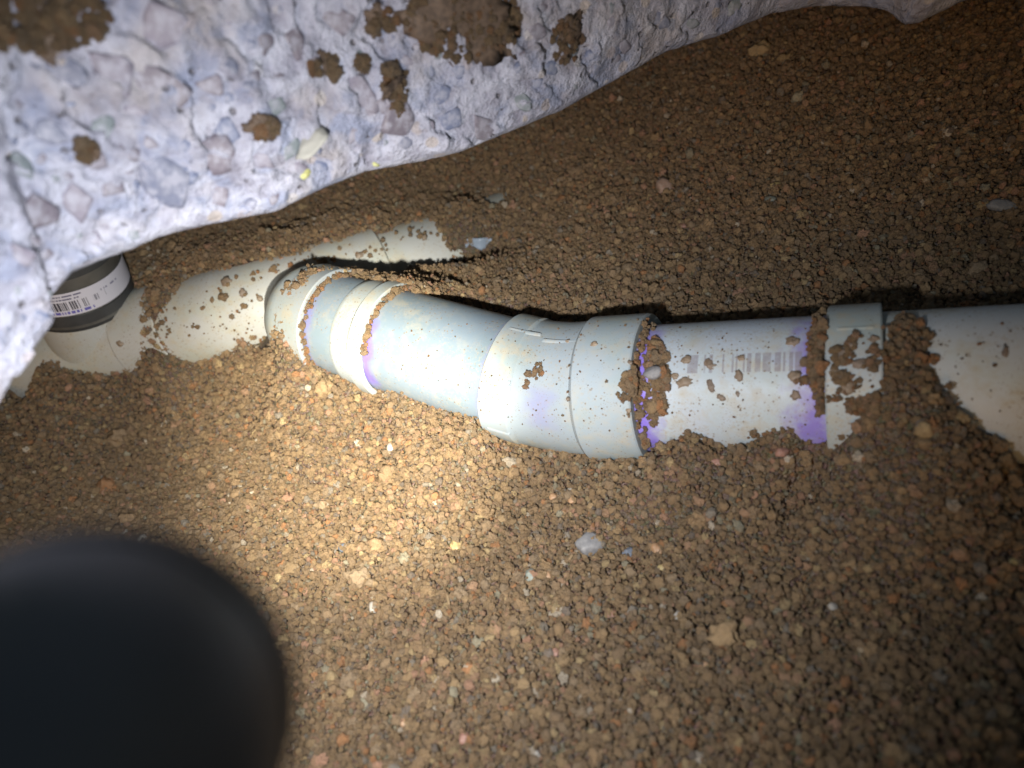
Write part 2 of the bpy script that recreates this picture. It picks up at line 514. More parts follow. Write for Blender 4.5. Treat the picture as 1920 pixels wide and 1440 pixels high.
# moulded ridges
def ridge(parent, x0, y0, x1, y1, mat, rr):
    _, s0, a0, _ = branch.hit(x0, y0); _, s1, a1, _ = branch.hit(x1, y1)
    branch.seam('mould_ridge', s0, s1, (a0 + a1) / 2, 0.0014, 0.0022, lambda s: rr, mat, parent)
ridge(elb, 955, 614, 1015, 630, m_fit, RH - 0.001)
ridge(elb, 1020, 632, 1108, 640, m_fit, RB + 0.0026)
ridge(elb, 912, 798, 958, 818, m_fit, RH - 0.001)
ridge(elb, 905, 704, 958, 720, m_fit, RH - 0.001)
ridge(elb2, 655, 592, 692, 600, m_fit2, RH - 0.004)
ridge(cpl, 1568, 618, 1640, 614, m_fit2, RH)

# back line: stack base, hubs, wye, far pipe
Sm = main.s_at_px
wye_s = Sm(470)
sb = main.lathe('stack_base', [(Sm(60), RB), (Sm(150), RB + 0.001), (Sm(255), RB), (Sm(268), RB)], m_back, m_root)
main.lathe('pipe', [(0.0, RP), (Sm(64), RP)], m_back, m_root)
hub(main, 'hub', Sm(352), Sm(268), RH, m_back, sb)
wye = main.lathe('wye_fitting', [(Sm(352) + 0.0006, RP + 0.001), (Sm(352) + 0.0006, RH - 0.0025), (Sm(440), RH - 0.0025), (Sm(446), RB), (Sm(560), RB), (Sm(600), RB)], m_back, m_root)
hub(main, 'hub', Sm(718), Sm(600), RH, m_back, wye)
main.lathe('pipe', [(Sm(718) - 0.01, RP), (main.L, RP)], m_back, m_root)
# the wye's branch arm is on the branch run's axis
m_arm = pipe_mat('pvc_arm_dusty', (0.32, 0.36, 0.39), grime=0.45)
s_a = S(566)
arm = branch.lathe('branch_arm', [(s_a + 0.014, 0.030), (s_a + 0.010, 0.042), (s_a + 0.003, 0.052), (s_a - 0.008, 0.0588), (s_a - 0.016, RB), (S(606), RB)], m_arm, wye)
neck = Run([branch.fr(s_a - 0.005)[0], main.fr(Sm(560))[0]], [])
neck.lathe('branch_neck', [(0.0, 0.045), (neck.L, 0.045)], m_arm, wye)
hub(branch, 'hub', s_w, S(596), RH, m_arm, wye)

# upright stack with the shielded coupling
q0 = main.fr(Sm(195))[0]
stk_dir = np.array([0.06, -0.17, 0.983]); stk_dir /= np.linalg.norm(stk_dir)
stack = Run([q0, q0 + stk_dir * 0.5], [], n=500, up=tuple(-FWD))
stack.lathe('stack_socket', [(0.0, RP + 0.001), (0.072, RP + 0.001), (0.08, RP), (0.15, RP)], m_back, m_root)
M_RUB = simple('black_rubber', (0.035, 0.036, 0.038), 0.45)
M_STEEL = NT('stainless_band')
o_ = M_STEEL.coord(); f_ = M_STEEL.noise(o_, 30, 5)
M_STEEL.set('Base Color', M_STEEL.ramp(f_, [(0.3, (0.17, 0.175, 0.17)), (0.7, (0.30, 0.30, 0.28))])); M_STEEL.set('Metallic', 0.75)
M_STEEL.set('Roughness', 0.42); M_STEEL = M_STEEL.m
M_IRON = simple('riser_olive', (0.11, 0.115, 0.095), 0.5)

def label_mat():
    t = NT('printed_label')
    uv = t.n('ShaderNodeUVMap', uv_map='run').outputs[0]
    sp = t.n('ShaderNodeSeparateXYZ'); t.put(sp.inputs[0], uv)
    s, v = sp.outputs[0], sp.outputs[1]
    def box(v0, v1, s0, s1):
        return t.math('MULTIPLY', t.math('MULTIPLY', t.math('GREATER_THAN', v, v0), t.math('LESS_THAN', v, v1)),
                      t.math('MULTIPLY', t.math('GREATER_THAN', s, s0), t.math('LESS_THAN', s, s1)))
    def cells(n, thr, seed):
        cb = t.n('ShaderNodeCombineXYZ'); t.put(cb.inputs[0], t.math('FLOOR', t.math('MULTIPLY', v, n))); cb.inputs[1].default_value = seed
        w = t.n('ShaderNodeTexWhiteNoise', noise_dimensions='3D'); t.put(w.inputs['Vector'], cb.outputs[0])
        return t.math('GREATER_THAN', w.outputs['Value'], thr)
    c = (0.62, 0.62, 0.70)
    L0, L1 = LAB
    H = L1 - L0
    c = t.mix(t.math('MULTIPLY', box(-0.006, 0.046, L0 + .24 * H, L0 + .62 * H), cells(1300, 0.42, 1)), c, (0.06, 0.06, 0.08))
    c = t.mix(t.math('MULTIPLY', box(0.052, 0.066, L0 + .34 * H, L0 + .6 * H), cells(900, 0.45, 5)), c, (0.25, 0.25, 0.3))
    c = t.mix(t.math('MULTIPLY', box(0.000, 0.040, L0 + .70 * H, L0 + .76 * H), cells(1500, 0.25, 2)), c, (0.12, 0.12, 0.2))
    c = t.mix(t.math('MULTIPLY', box(-0.010, 0.044, L0 + .84 * H, L0 + .90 * H), cells(1500, 0.25, 3)), c, (0.12, 0.12, 0.2))
    c = t.mix(t.math('MULTIPLY', box(-0.006, 0.050, L0 + .07 * H, L0 + .19 * H), cells(800, 0.3, 4)), c, (0.13, 0.12, 0.42))
    c = t.mix(t.math('MULTIPLY', box(0.062, 0.085, L0 + .62 * H, L0 + .7 * H), cells(900, 0.4, 6)), c, (0.25, 0.25, 0.35))
    t.set('Base Color', c)
    t.set('Roughness', 0.45)
    return t.m
CB0 = 0.078
LAB = (CB0 + 0.028, CB0 + 0.060)
cc = empty('pipe_coupling', stack.fr(CB0)[0])
tag(cc, 'dark shielded pipe coupling with white barcode label clamped round the upright stack', 'coupling')
RC = RP + 0.006
stack.lathe('rubber_sleeve', [(CB0, RP + 0.001), (CB0, RC - 0.001), (CB0 + 0.001, RC), (CB0 + 0.101, RC), (CB0 + 0.102, RP + 0.0005)], M_RUB, cc)
sh = stack.lathe('steel_shield', [(CB0 + 0.006, RC), (CB0 + 0.006, RC + 0.0012), (CB0 + 0.096, RC + 0.0012), (CB0 + 0.096, RC)], M_STEEL, cc)
for z in (0.018, 0.083):
    stack.lathe('clamp_band', [(CB0 + z - 0.007, RC + 0.001), (CB0 + z - 0.007, RC + 0.0024), (CB0 + z + 0.007, RC + 0.0024), (CB0 + z + 0.007, RC + 0.001)], simple('clamp_steel', (0.10, 0.105, 0.11), 0.45, 0.6), cc)
lab = stack.lathe('paper_label', [(LAB[0], RC + 0.0026), (LAB[1], RC + 0.0026)], label_mat(), cc, seg=96)
rp = stack.lathe('riser_pipe', [(CB0 + 0.09, RP), (0.5, RP)], M_IRON, None)
tag(rp, 'olive dark riser pipe rising out of the coupling under the slab', 'pipe')

# ------------------------------------------------------------------ ground: control points seen in the photograph
CP = [at(*p) for p in [
    (960, 920, .635), (960, 1100, .545), (960, 1440, .425), (700, 850, .70), (700, 1000, .63), (700, 1150, .555), (700, 1440, .45),
    (500, 800, .79), (450, 950, .71), (400, 1200, .58), (250, 800, .88), (250, 1000, .72), (100, 800, .94), (60, 950, .80), (0, 1100, .68),
    (300, 1440, .48), (0, 1440, .50), (-300, 1000, .8), (-300, 1440, .5),
    (1200, 1000, .555), (1200, 1200, .475), (1200, 1440, .40), (1500, 950, .525), (1500, 1150, .455), (1500, 1440, .375), (1750, 900, .50), (1750, 1150, .42), (1750, 1440, .345),
    (1950, 950, .455), (1950, 1200, .385), (1950, 1500, .32), (2200, 900, .43), (2200, 1300, .35), (960, 1700, .36), (1500, 1700, .32), (500, 1700, .39),
    # far bank
    (1250, 560, .69), (1400, 560, .665), (1550, 545, .64), (1700, 545, .615), (1900, 540, .575), (2150, 520, .55),
    (1400, 420, .715), (1400, 300, .765), (1400, 150, .83), (1250, 400, .77), (1250, 250, .85), (1700, 380, .66), (1700, 200, .73), (1700, 60, .80), (1900, 350, .625), (1900, 150, .70), (2150, 300, .6),
    (1100, 540, .735), (1100, 460, .79), (1100, 380, .86), (1050, 290, .95), (1150, 200, .95), (1400, 0, .92), (1800, -50, .85),
    # ridge between the runs and the hollow behind it
    (1000, 520, .765), (900, 535, .79), (830, 530, .815), (1000, 482, .81), (900, 492, .835), (830, 500, .85), (770, 508, .86),
    (1000, 440, .875), (930, 462, .91), (1000, 380, .905), (930, 385, .965), (850, 360, .995), (700, 370, .97), (560, 420, .95), (430, 440, .935), (320, 460, .945),
    (600, 300, 1.02), (800, 200, 1.06), (200, 400, 1.0), (0, 500, 1.08), (-200, 650, 1.15), (20, 780, .97), (-200, 820, .98)]]
branch_edge = [(612, 694), (712, 740), (735, 731), (820, 765), (900, 797), (945, 832), (1000, 846), (1100, 856), (1207, 869), (1216, 832), (1255, 828), (1290, 806), (1350, 832), (1405, 830), (1440, 800), (1500, 782),
               (1548, 805), (1600, 795), (1640, 745), (1690, 620), (1735, 620), (1745, 650), (1790, 745), (1840, 800), (1910, 862), (2000, 950)]
for x, y in branch_edge:
    CP.append(branch.hit(x, y)[0])
for x, y in [(95, 682), (140, 694), (200, 702), (262, 690), (318, 668), (365, 681), (430, 656), (495, 640),
             (262, 622), (330, 545), (372, 513), (440, 500), (475, 492), (560, 474), (640, 452), (720, 430), (820, 396), (838, 450), (848, 485)]:
    CP.append(main.hit(x, y)[0])
for x, y in [(560, 538), (640, 521), (745, 529), (585, 680), (600, 690)]:
    CP.append(branch.hit(x, y)[0])
for x, y in [(516, 616), (542, 648), (570, 672)]:
    CP.append(branch.hit(x, y)[0])
CP += [at(545, 542, 0.825), at(590, 524, 0.805), at(640, 515, 0.79)]
for x, y, k in [(268, 640, .006), (292, 600, .006), (318, 566, .006)]:
    CP.append(main.hit(x, y)[0] + np.array([0, 0, k]))
for x, y, k in [(838, 415, .010), (842, 455, .012), (860, 395, .012), (868, 440, .016), (890, 420, .016)]:
    CP.append(main.hit(x, y)[0] + np.array([0, 0, k]))
for x in (585, 625):
    p_, t_, u_, v_ = main.fr(Sm(x))
    CP.append(p_ + np.array([0.015, -0.056, -0.008]))
for x in (670, 710, 760, 810, 850):
    p_, t_, u_, v_ = main.fr(Sm(x))
    CP.append(p_ + np.array([0.02, -0.062, -0.035]))
for x, y in [(68, 690), (48, 702), (10, 720)]:
    CP.append(main.hit(x, y)[0] + np.array([0, -0.004, 0.004]))
CP = np.array(CP)
# thin out nearly coincident points, then a multiquadric surface through the rest
keep = []
for i in range(len(CP)):
    if all(np.hypot(*(CP[i, :2] - CP[j, :2])) > 0.006 for j in keep):
        keep.append(i)
CP = CP[keep]
def kern(a, b):
    return np.sqrt(((a[:, None, :2] - b[None, :, :2]) ** 2).sum(2) + 0.012 ** 2)
A_ = kern(CP, CP) - np.eye(len(CP)) * 0.004
zm = CP[:, 2].mean()
KW = np.linalg.solve(A_, CP[:, 2] - zm)
bs = np.arange(0, len(branch.s), 4)
b_s0, b_s1 = S(1930), S(770)

def ground_z(xy, noise=True):
    xy = np.asarray(xy, float)
    z = np.empty(len(xy))
    for c in range(0, len(xy), 20000):
        q = xy[c:c + 20000]
        z[c:c + 20000] = kern(q, CP) @ KW + zm
    # the dug slot along the far side of the branch
    for c in range(0, len(xy), 20000):
        q = xy[c:c + 20000]
        D = np.hypot(q[:, None, 0] - branch.p[None, bs, 0], q[:, None, 1] - branch.p[None, bs, 1])
        k = D.argmin(1)
        i = bs[k]
        tn = branch.t[i][:, :2]; tn = tn / np.linalg.norm(tn, axis=1)[:, None]
        side = (q - branch.p[i][:, :2]) @ np.array([[1, 0], [0, 1]])
        rel = q - branch.p[i][:, :2]
        off = tn[:, 1] * rel[:, 0] - tn[:, 0] * rel[:, 1]
        off = np.where(rel[:, 1] > 0, abs(off), -abs(off))
        s = branch.s[i]
        p3 = np.c_[q, np.zeros(len(q))]
        wob = 0.010 * fbm(p3, 30, 3, 5)
        floor = branch.p[i][:, 2] - 0.035 + np.maximum(0, off - 0.066 - wob) * 2.6 + np.maximum(0, -off - 0.01) * 3
        fade = np.clip((s - b_s0) / 0.02, 0, 1) * np.clip((b_s1 - s) / 0.03, 0, 1)
        fade = fade * (1 - np.exp(-((s - S(1695)) / 0.022) ** 2) * (off < 0.045))
        zz = z[c:c + 20000]
        lower = np.minimum(zz, floor)
        z[c:c + 20000] = zz + (lower - zz) * fade * (off > -0.02)
    if noise:
        p3 = np.c_[xy, np.zeros(len(xy))]
        far = np.clip((xy[:, 1] - 0.1) / 0.3, 0, 1)
        z = z + 0.0045 * fbm(p3, 22, 3, 11) + 0.0032 * fbm(p3, 70, 2, 23)
        z = z - 0.0026 * np.clip(0.22 - np.abs(fbm(p3, 38, 3, 41)), 0, 1) / 0.22 * np.clip(fbm(p3, 12, 2, 51) + 0.55, 0, 1)
    return z

X0, X1, Y0, Y1, GS = -1.25, 0.95, -0.12, 1.75, 0.0048
gx = np.arange(X0, X1, GS); gy = np.arange(Y0, Y1, GS)
GX, GY = np.meshgrid(gx, gy)
gxy = np.c_[GX.ravel(), GY.ravel()]
gz = ground_z(gxy)
gv = np.c_[gxy, gz - 0.0027]          # the packed bed just under the loose grains
nx, ny = len(gx), len(gy)
ii = (np.arange(ny - 1)[:, None] * nx + np.arange(nx - 1)[None, :]).ravel()
gf = np.c_[ii, ii + 1, ii + nx + 1, ii + nx]
me = bpy.data.meshes.new('ground')
me.vertices.add(len(gv)); me.vertices.foreach_set('co', gv.ravel())
me.loops.add(len(gf) * 4); me.loops.foreach_set('vertex_index', gf.ravel().astype(np.int32))
me.polygons.add(len(gf)); me.polygons.foreach_set('loop_start', np.arange(0, len(gf) * 4, 4, dtype=np.int32))
me.update(calc_edges=True); me.validate()
me.polygons.foreach_set('use_smooth', [True] * len(gf))
me.materials.append(M_MUD)
ground = link(bpy.data.objects.new('ground', me))
tag(ground, 'brown wet coarse sand floor and banks of the dug out hole', kind='structure')
GZ = gz.reshape(ny, nx)
def gz_at(x, y):
    fx = np.clip((np.asarray(x) - X0) / GS, 0, nx - 1.001); fy = np.clip((np.asarray(y) - Y0) / GS, 0, ny - 1.001)
    i, j = fx.astype(int), fy.astype(int); u, v = fx - i, fy - j
    return GZ[j, i] * (1 - u) * (1 - v) + GZ[j, i + 1] * u * (1 - v) + GZ[j + 1, i] * (1 - u) * v + GZ[j + 1, i + 1] * u * v
def ground_hit(px, py):
    d = ray(px, py)
    ts = np.arange(0.2, 1.6, 0.001)
    q = CAM + ts[:, None] * d
    w = np.where(q[:, 2] <= gz_at(q[:, 0], q[:, 1]))[0]
    return q[w[0]] if len(w) else q[-1]

# ------------------------------------------------------------------ broken slab
EDGE = [(-420, 1200, .20), (-140, 930, .235), (0, 775, .275), (30, 720, .285), (75, 660, .30), (112, 615, .31), (102, 560, .325), (140, 512, .335), (182, 494, .345), (250, 472, .36), (300, 447, .375), (400, 425, .40),
        (520, 404, .43), (600, 362, .46), (690, 325, .49), (800, 305, .515), (862, 290, .53), (960, 250, .56), (1060, 210, .585), (1160, 155, .615), (1260, 97, .645), (1350, 70, .665), (1450, 27, .69), (1540, 12, .70),
        (1625, 10, .69), (1668, 22, .665), (1700, 52, .645), (1732, 48, .645), (1782, 18, .665), (1850, -8, .69), (2000, -60, .72), (2250, -120, .74)]
E3 = np.array([at(x, y, 0.355 + (d_ - 0.275) * 0.57) for x, y, d_ in EDGE])
d = np.r_[0, np.cumsum(np.linalg.norm(np.diff(E3, axis=0), axis=1))]
NU = 760
su = np.linspace(0, d[-1], NU)
EC = np.stack([np.interp(su, d, E3[:, k]) for k in range(3)], 1)
sm = np.stack([np.convolve(np.pad(EC[:, k], 65, mode='edge'), np.hanning(131) / np.hanning(131).sum(), 'valid') for k in range(3)], 1)
tt = np.gradient(sm, axis=0); tt[:, 2] = 0; tt /= np.linalg.norm(tt, axis=1)[:, None]
OUT = np.stack([tt[:, 1], -tt[:, 0], 0 * tt[:, 0]], 1)       # horizontal, towards the hole
TH = 0.16
sec = []                                                     # cross-section: (inward, height, roughness)
for k in range(14): sec.append((0.45 * (1 - k / 14) ** 1.5, 0.0, 0.35))
NF = 100
for k in range(NF + 1):
    v = k / NF
    bul = 0.012 * math.sin(math.pi * min(1, v * 1.0)) - 0.02 * (v - 0.12) * 0
    sec.append((-bul + 0.006 * (1 - min(1, v / 0.06)) ** 2 + 0.012 * max(0, (v - 0.88) / 0.12) ** 2, TH * v, 1.0))
for k in range(1, 15): sec.append((0.012 + 0.45 * (k / 14) ** 1.4, TH, 0.4))
V = []
for inn, hh, rough in sec:
    base = EC * 1.0
    top_w = hh / TH
    col = base * (1 - top_w) + (sm + np.array([0, 0, 0])) * top_w
    far_w = min(1, inn / 0.05)
    col = col * (1 - far_w) + sm * far_w
    V.append(col - OUT * inn + np.array([0, 0, hh]))
V = np.array(V)
flat = V.reshape(-1, 3)
rough = np.repeat([s_[2] for s_ in sec], NU)
edge_w = np.repeat([min(1.0, abs(s_[1]) / 0.008) if s_[0] < 0.02 else 1.0 for s_ in sec], NU)
on = np.tile(OUT, (len(sec), 1))
n1 = fbm(flat, 13, 3, 3); n2 = fbm(flat, 45, 3, 9); n3 = fbm(flat, 140, 2, 19)
disp = (0.010 * n1 + 0.0036 * n2 + 0.0020 * n3) * rough * (0.25 + 0.75 * edge_w)
rs = np.random.default_rng(12)                               # broken facets with their own tilt
seeds = flat[rs.choice(len(flat), 700, replace=False)]
tl = rs.normal(0, 0.13, (700, 3)); of = rs.normal(0, 0.0012, 700)
fac = np.empty(len(flat))
wq = flat + 0.006 * np.stack([fbm(flat, 60, 2, 70 + k) for k in range(3)], 1)
for c in range(0, len(flat), 4000):
    q = wq[c:c + 4000]
    k = ((q[:, None] - seeds[None]) ** 2).sum(2).argmin(1)
    fac[c:c + 4000] = of[k] + ((flat[c:c + 4000] - seeds[k]) * tl[k]).sum(1)
disp = disp * np.where(rough > 0.9, 0.75, 1.0) + np.clip(fac, -0.006, 0.006) * (rough > 0.9) * (0.2 + 0.8 * edge_w)
flat = flat + on * disp[:, None] + np.array([0, 0, 1]) * ((0.0022 * n2 + 0.0012 * n3) * (0.4 + 0.6 * edge_w))[:, None]
nr = len(sec)
ii = (np.arange(nr - 1)[:, None] * NU + np.arange(NU - 1)[None, :]).ravel()
sf = np.c_[ii, ii + NU, ii + NU + 1, ii + 1][:, ::-1]
caps = [tuple(np.arange(nr) * NU), tuple((np.arange(nr) * NU + NU - 1)[::-1])]
back = [(j, j + 1, (nr - 1) * NU + j + 1, (nr - 1) * NU + j) for j in range(NU - 1)]
slab = mesh_obj('concrete_slab', flat, [tuple(f) for f in sf] + back + caps, M_CONC)
tag(slab, 'broken edge of pale concrete slab with bluish aggregate hanging over the hole', 'concrete slab')
slab_bvh = BVHTree.FromPolygons([tuple(v) for v in flat], [tuple(int(x) for x in f) for f in sf])
def slab_hit(px, py):
    h = slab_bvh.ray_cast(Vector(CAM), Vector(ray(px, py)))
    if h[0] is None: return None, None
    n = h[1]
    if n.dot(Vector(ray(px, py))) > 0: n = -n
    return np.array(h[0]), np.array(n)

def frame_q(n, spin=0.0):
    q = Vector((0, 0, 1)).rotation_difference(Vector(n))
    return q @ Quaternion((0, 0, 1), spin)

def rock(name, loc, n, rx, ry, rz, mat, parent=None, spin=0.0, seed=0, sub=3, rough=0.22, facet=0.5, sink=0.0, hi=0.0, flat=None):
    """an irregular stone; rz is its height along the normal n"""
    v, f = ICO[sub]
    p = v.copy()
    r_ = np.random.default_rng(seed + 1000)
    for _ in range(9):                                        # broken facets
        dn = r_.normal(size=3); dn /= np.linalg.norm(dn)
        lim = 1 - facet * r_.uniform(0.15, 0.55)
        dd = p @ dn
        p = p - np.maximum(0, dd - lim)[:, None] * dn
    p = p * (1 + rough * fbm(v + seed * 3.1, 1.6, 3, seed))[:, None]
    if hi: p = p * (1 + hi * fbm(v + seed * 1.7, 5.0, 2, seed + 5))[:, None]
    if flat is not None:                                      # sheared off flush with the broken face
        cutz = flat + 0.10 * p[:, 0] * r_.uniform(-1, 1) + 0.10 * p[:, 1] * r_.uniform(-1, 1) + 0.05 * fbm(v + seed, 3, 2, seed)
        p[:, 2] = np.minimum(p[:, 2], cutz)
        for _ in range(5):
            a_ = r_.uniform(0, 6.28); dn = np.array([math.cos(a_), math.sin(a_), 0]); lim = r_.uniform(0.45, 0.85)
            p = p - np.maximum(0, p @ dn - lim)[:, None] * dn
    p = p * np.array([rx, ry, rz])
    m = np.array(frame_q(n, spin).to_matrix())
    loc = np.array(loc) - np.array(n) * sink
    me = bpy.data.meshes.new(name)
    me.from_pydata([tuple(x) for x in p @ m.T], [], f)
    me.polygons.foreach_set('use_smooth', [True] * len(f))
    me.materials.append(mat)
    o = bpy.data.objects.new(name, me)
    o.location = tuple(loc)
    return link(o, parent)

# aggregate stones set in the broken face: (x, y, width px, height px, spin degrees)
AGG = [(205, 130, 75, 62, 10), (300, 158, 75, 50, -15), (305, 40, 62, 72, 0), (395, 160, 42, 26, 30), (412, 290, 52, 62, 20), (425, 245, 34, 52, 10), (520, 195, 26, 34, 0),
       (545, 280, 22, 34, 15), (490, 300, 30, 36, 40), (320, 350, 62, 80, 35), (335, 330, 40, 34, 0), (410, 368, 30, 30, 0), (215, 352, 26, 34, 0), (120, 130, 50, 36, 0), (70, 400, 60, 46, 20),
       (145, 380, 50, 60, 10), (195, 240, 28, 44, 10), (670, 175, 62, 40, -25), (752, 225, 50, 60, 10), (845, 225, 42, 34, 0), (905, 238, 56, 30, -10), (660, 255, 22, 22, 0), (715, 200, 26, 20, 0),
       (500, 78, 26, 30, 20), (555, 75, 34, 46, 20), (630, 35, 70, 30, 0), (590, 120, 30, 22, 0), (980, 190, 34, 20, -20), (1075, 90, 26, 22, 0), (1170, 85, 30, 20, 0), (1240, 40, 36, 20, -15), (1120, 130, 24, 16, 0), (1300, 45, 22, 14, 0),
       (250, 440, 24, 18, 0), (180, 300, 34, 26, 30), (90, 250, 46, 36, 0), (35, 310, 44, 34, 0), (40, 480, 36, 28, 0), (470, 380, 26, 14, -15), (455, 390, 30, 16, 0), (600, 310, 20, 16, 0), (760, 270, 26, 18, 0), (1010, 60, 30, 24, 0), (830, 175, 30, 24, 20), (480, 140, 22, 16, 0), (250, 205, 30, 20, 0)]
ra = np.random.default_rng(91)
for _ in range(400):
    x, y = ra.uniform(0, 1500), ra.uniform(0, 700)
    w = ra.uniform(11, 26)
    if len(AGG) < 130 and all(math.hypot(x - q[0], y - q[1]) > 0.62 * (w + max(q[2], q[3])) for q in AGG) and slab_hit(x, y + 25)[0] is not None and slab_hit(x, y)[0] is not None:
        AGG.append((x, y, w, w * ra.uniform(0.55, 1.0), ra.uniform(0, 180)))
for k, (x, y, w, h, sp_) in enumerate(AGG):
    p, n = slab_hit(x, y)
    if p is None: continue
    dep = (p - CAM) @ FWD
    a, b = w * dep / FPX / 2, h * dep / FPX / 2
    # sit on the local mean of the rough face
    ring = [slab_hit(x + 0.4 * w * math.cos(t_), y + 0.4 * h * math.sin(t_)) for t_ in np.arange(0, 6.2, 0.79)]
    ring = [r__ for r__ in ring if r__[0] is not None]
    if ring:
        n = n + sum(r__[1] for r__ in ring); n = n / np.linalg.norm(n)
        p = p + n * (np.mean([(r__[0] - p) @ n for r__ in ring]) * 0.5)
    rock('aggregate_stone', p, n, a * 1.65, b * 1.75, min(a, b), M_AGG, slab, R(sp_), k, 3, 0.22, 0.5, sink=min(a, b) * 0.44, flat=0.55 + ra.uniform(-0.02, 0.10))

# ------------------------------------------------------------------ flashlight close to the lens, lower left
BK = simple('black_anodised', (0.10, 0.10, 0.118), 0.5)
BK2 = simple('black_rubber_grip', (0.07, 0.066, 0.072), 0.65)
hp = at(50, 1500, 0.080)
aim = at(672, 800, 0.71)
axis = aim - hp; axis /= np.linalg.norm(axis)
torch = Run([hp - axis * 0.16, hp + axis * 0.05], [], n=300, up=(0, 0, 1))
T0 = 0.16
fl = empty('flashlight', hp)
tag(fl, 'black rounded flashlight head, blurred close to the lens in the lower left corner', 'flashlight')
RHd = 0.0282
torch.lathe('head', [(T0 - 0.050, 0.0), (T0 - 0.050, 0.013), (T0 - 0.044, 0.0145), (T0 - 0.028, 0.0195), (T0 - 0.014, 0.0245), (T0 - 0.006, 0.0270), (T0 + 0.0, 0.0279), (T0 + 0.004, RHd), (T0 + 0.014, RHd)], BK, fl, seg=96)
torch.lathe('bezel', [(T0 + 0.014, RHd - 0.004), (T0 + 0.014, RHd + 0.0006), (T0 + 0.020, RHd + 0.0006), (T0 + 0.021, RHd - 0.0008), (T0 + 0.021, 0.024), (T0 + 0.016, 0.023)], BK2, fl, seg=96)
torch.lathe('barrel', [(0.03, 0.0), (0.03, 0.011), (0.033, 0.0125), (T0 - 0.051, 0.0125)], BK2, fl)
lm = NT('lit_lens'); lm.set('Base Color', (0.8, 0.8, 0.8)); lm.set('Emission Color', (1, 0.97, 0.92)); lm.set('Emission Strength', 1.0)
torch.lathe('lens', [(T0 + 0.0172, 0.0235), (T0 + 0.0174, 0.012), (T0 + 0.0175, 0.0)], lm.m, fl)
lp = hp + axis * 0.0225
for nm, watt, size, blend, col, rad in (('flashlight_core', CORE_W, 40, 1.0, (1.0, 0.925, 0.73), 0.009), ('flashlight_beam', BEAM_W, 74, 1.0, (1.0, 0.955, 0.86), 0.009), ('flashlight_spill', SPILL_W, 140, 1.0, (0.96, 0.97, 1.0), 0.010)):
    L = bpy.data.lights.new(nm, 'SPOT')
    L.energy = watt; L.spot_size = R(size); L.spot_blend = blend; L.color = col; L.shadow_soft_size = rad
    lo = bpy.data.objects.new(nm, L)
    lo.location = tuple(lp)
    lo.rotation_euler = Vector(axis).to_track_quat('-Z', 'Y').to_euler()
    link(lo, fl)

# ------------------------------------------------------------------ loose grains: prototypes and scatter
protos = bpy.data.collections.new('grain_shapes')
for k in range(12):
    v, f = ICO[3]
    p = v.copy()
    r_ = np.random.default_rng(300 + k)
    for _ in range(10):
        dn = r_.normal(size=3); dn /= np.linalg.norm(dn)
        lim = r_.uniform(0.80, 1.0)
        p = p - np.maximum(0, p @ dn - lim)[:, None] * dn
    p = p * (1 + (0.45 if k < 5 else 0.85) * fbm(v + 5 * k, 1.6 if k < 5 else 2.2, 3, k) + 0.16 * fbm(v + 9 * k, 5.5, 2, 40 + k))[:, None]
    p = p * np.array([1, r_.uniform(0.8, 1.0), r_.uniform(0.75, 0.98)])
    me = bpy.data.meshes.new('grain_shape')
    me.from_pydata([tuple(x) for x in p], [], f)
    me.polygons.foreach_set('use_smooth', [k % 3 != 0] * len(f))
    me.materials.append(M_GRAIN)
    o = bpy.data.objects.new('grain_shape', me)
    protos.objects.link(o)

PAL = np.array([(0.28, 0.205, 0.13), (0.30, 0.22, 0.135), (0.25, 0.19, 0.13), (0.33, 0.25, 0.155), (0.28, 0.225, 0.165), (0.38, 0.20, 0.10), (0.36, 0.24, 0.17),
                (0.24, 0.24, 0.235), (0.16, 0.15, 0.15), (0.44, 0.36, 0.22), (0.46, 0.44, 0.40), (0.42, 0.26, 0.20), (0.30, 0.31, 0.26), (0.62, 0.60, 0.55)])
PW = np.array([20, 20, 18, 15, 13, 3.5, 6, 1.8, 2.0, 4, 0.8, 2.8, 1.8, 0.35]); PW = PW / PW.sum()

def grains_node(name):
    g = bpy.data.node_groups.new(name, 'GeometryNodeTree')
    g.interface.new_socket('Geometry', in_out='INPUT', socket_type='NodeSocketGeometry')
    g.interface.new_socket('Geometry', in_out='OUTPUT', socket_type='NodeSocketGeometry')
    N = g.nodes
    gi, go = N.new('NodeGroupInput'), N.new('NodeGroupOutput')
    iop = N.new('GeometryNodeInstanceOnPoints')
    ci = N.new('GeometryNodeCollectionInfo')
    ci.inputs['Collection'].default_value = protos
    ci.inputs['Separate Children'].default_value = True
    ci.inputs['Reset Children'].default_value = True
    def attr(nm, ty):
        a = N.new('GeometryNodeInputNamedAttribute'); a.data_type = ty; a.inputs['Name'].default_value = nm
        return a.outputs['Attribute']
    e = N.new('FunctionNodeEulerToRotation')
    g.links.new(attr('rot', 'FLOAT_VECTOR'), e.inputs[0])
    g.links.new(gi.outputs[0], iop.inputs['Points'])
    g.links.new(ci.outputs[0], iop.inputs['Instance'])
    iop.inputs['Pick Instance'].default_value = True
    g.links.new(attr('shape', 'INT'), iop.inputs['Instance Index'])
    g.links.new(e.outputs[0], iop.inputs['Rotation'])
    g.links.new(attr('size', 'FLOAT_VECTOR'), iop.inputs['Scale'])
    g.links.new(iop.outputs[0], go.inputs[0])
    return g
GN = grains_node('scatter_grains')

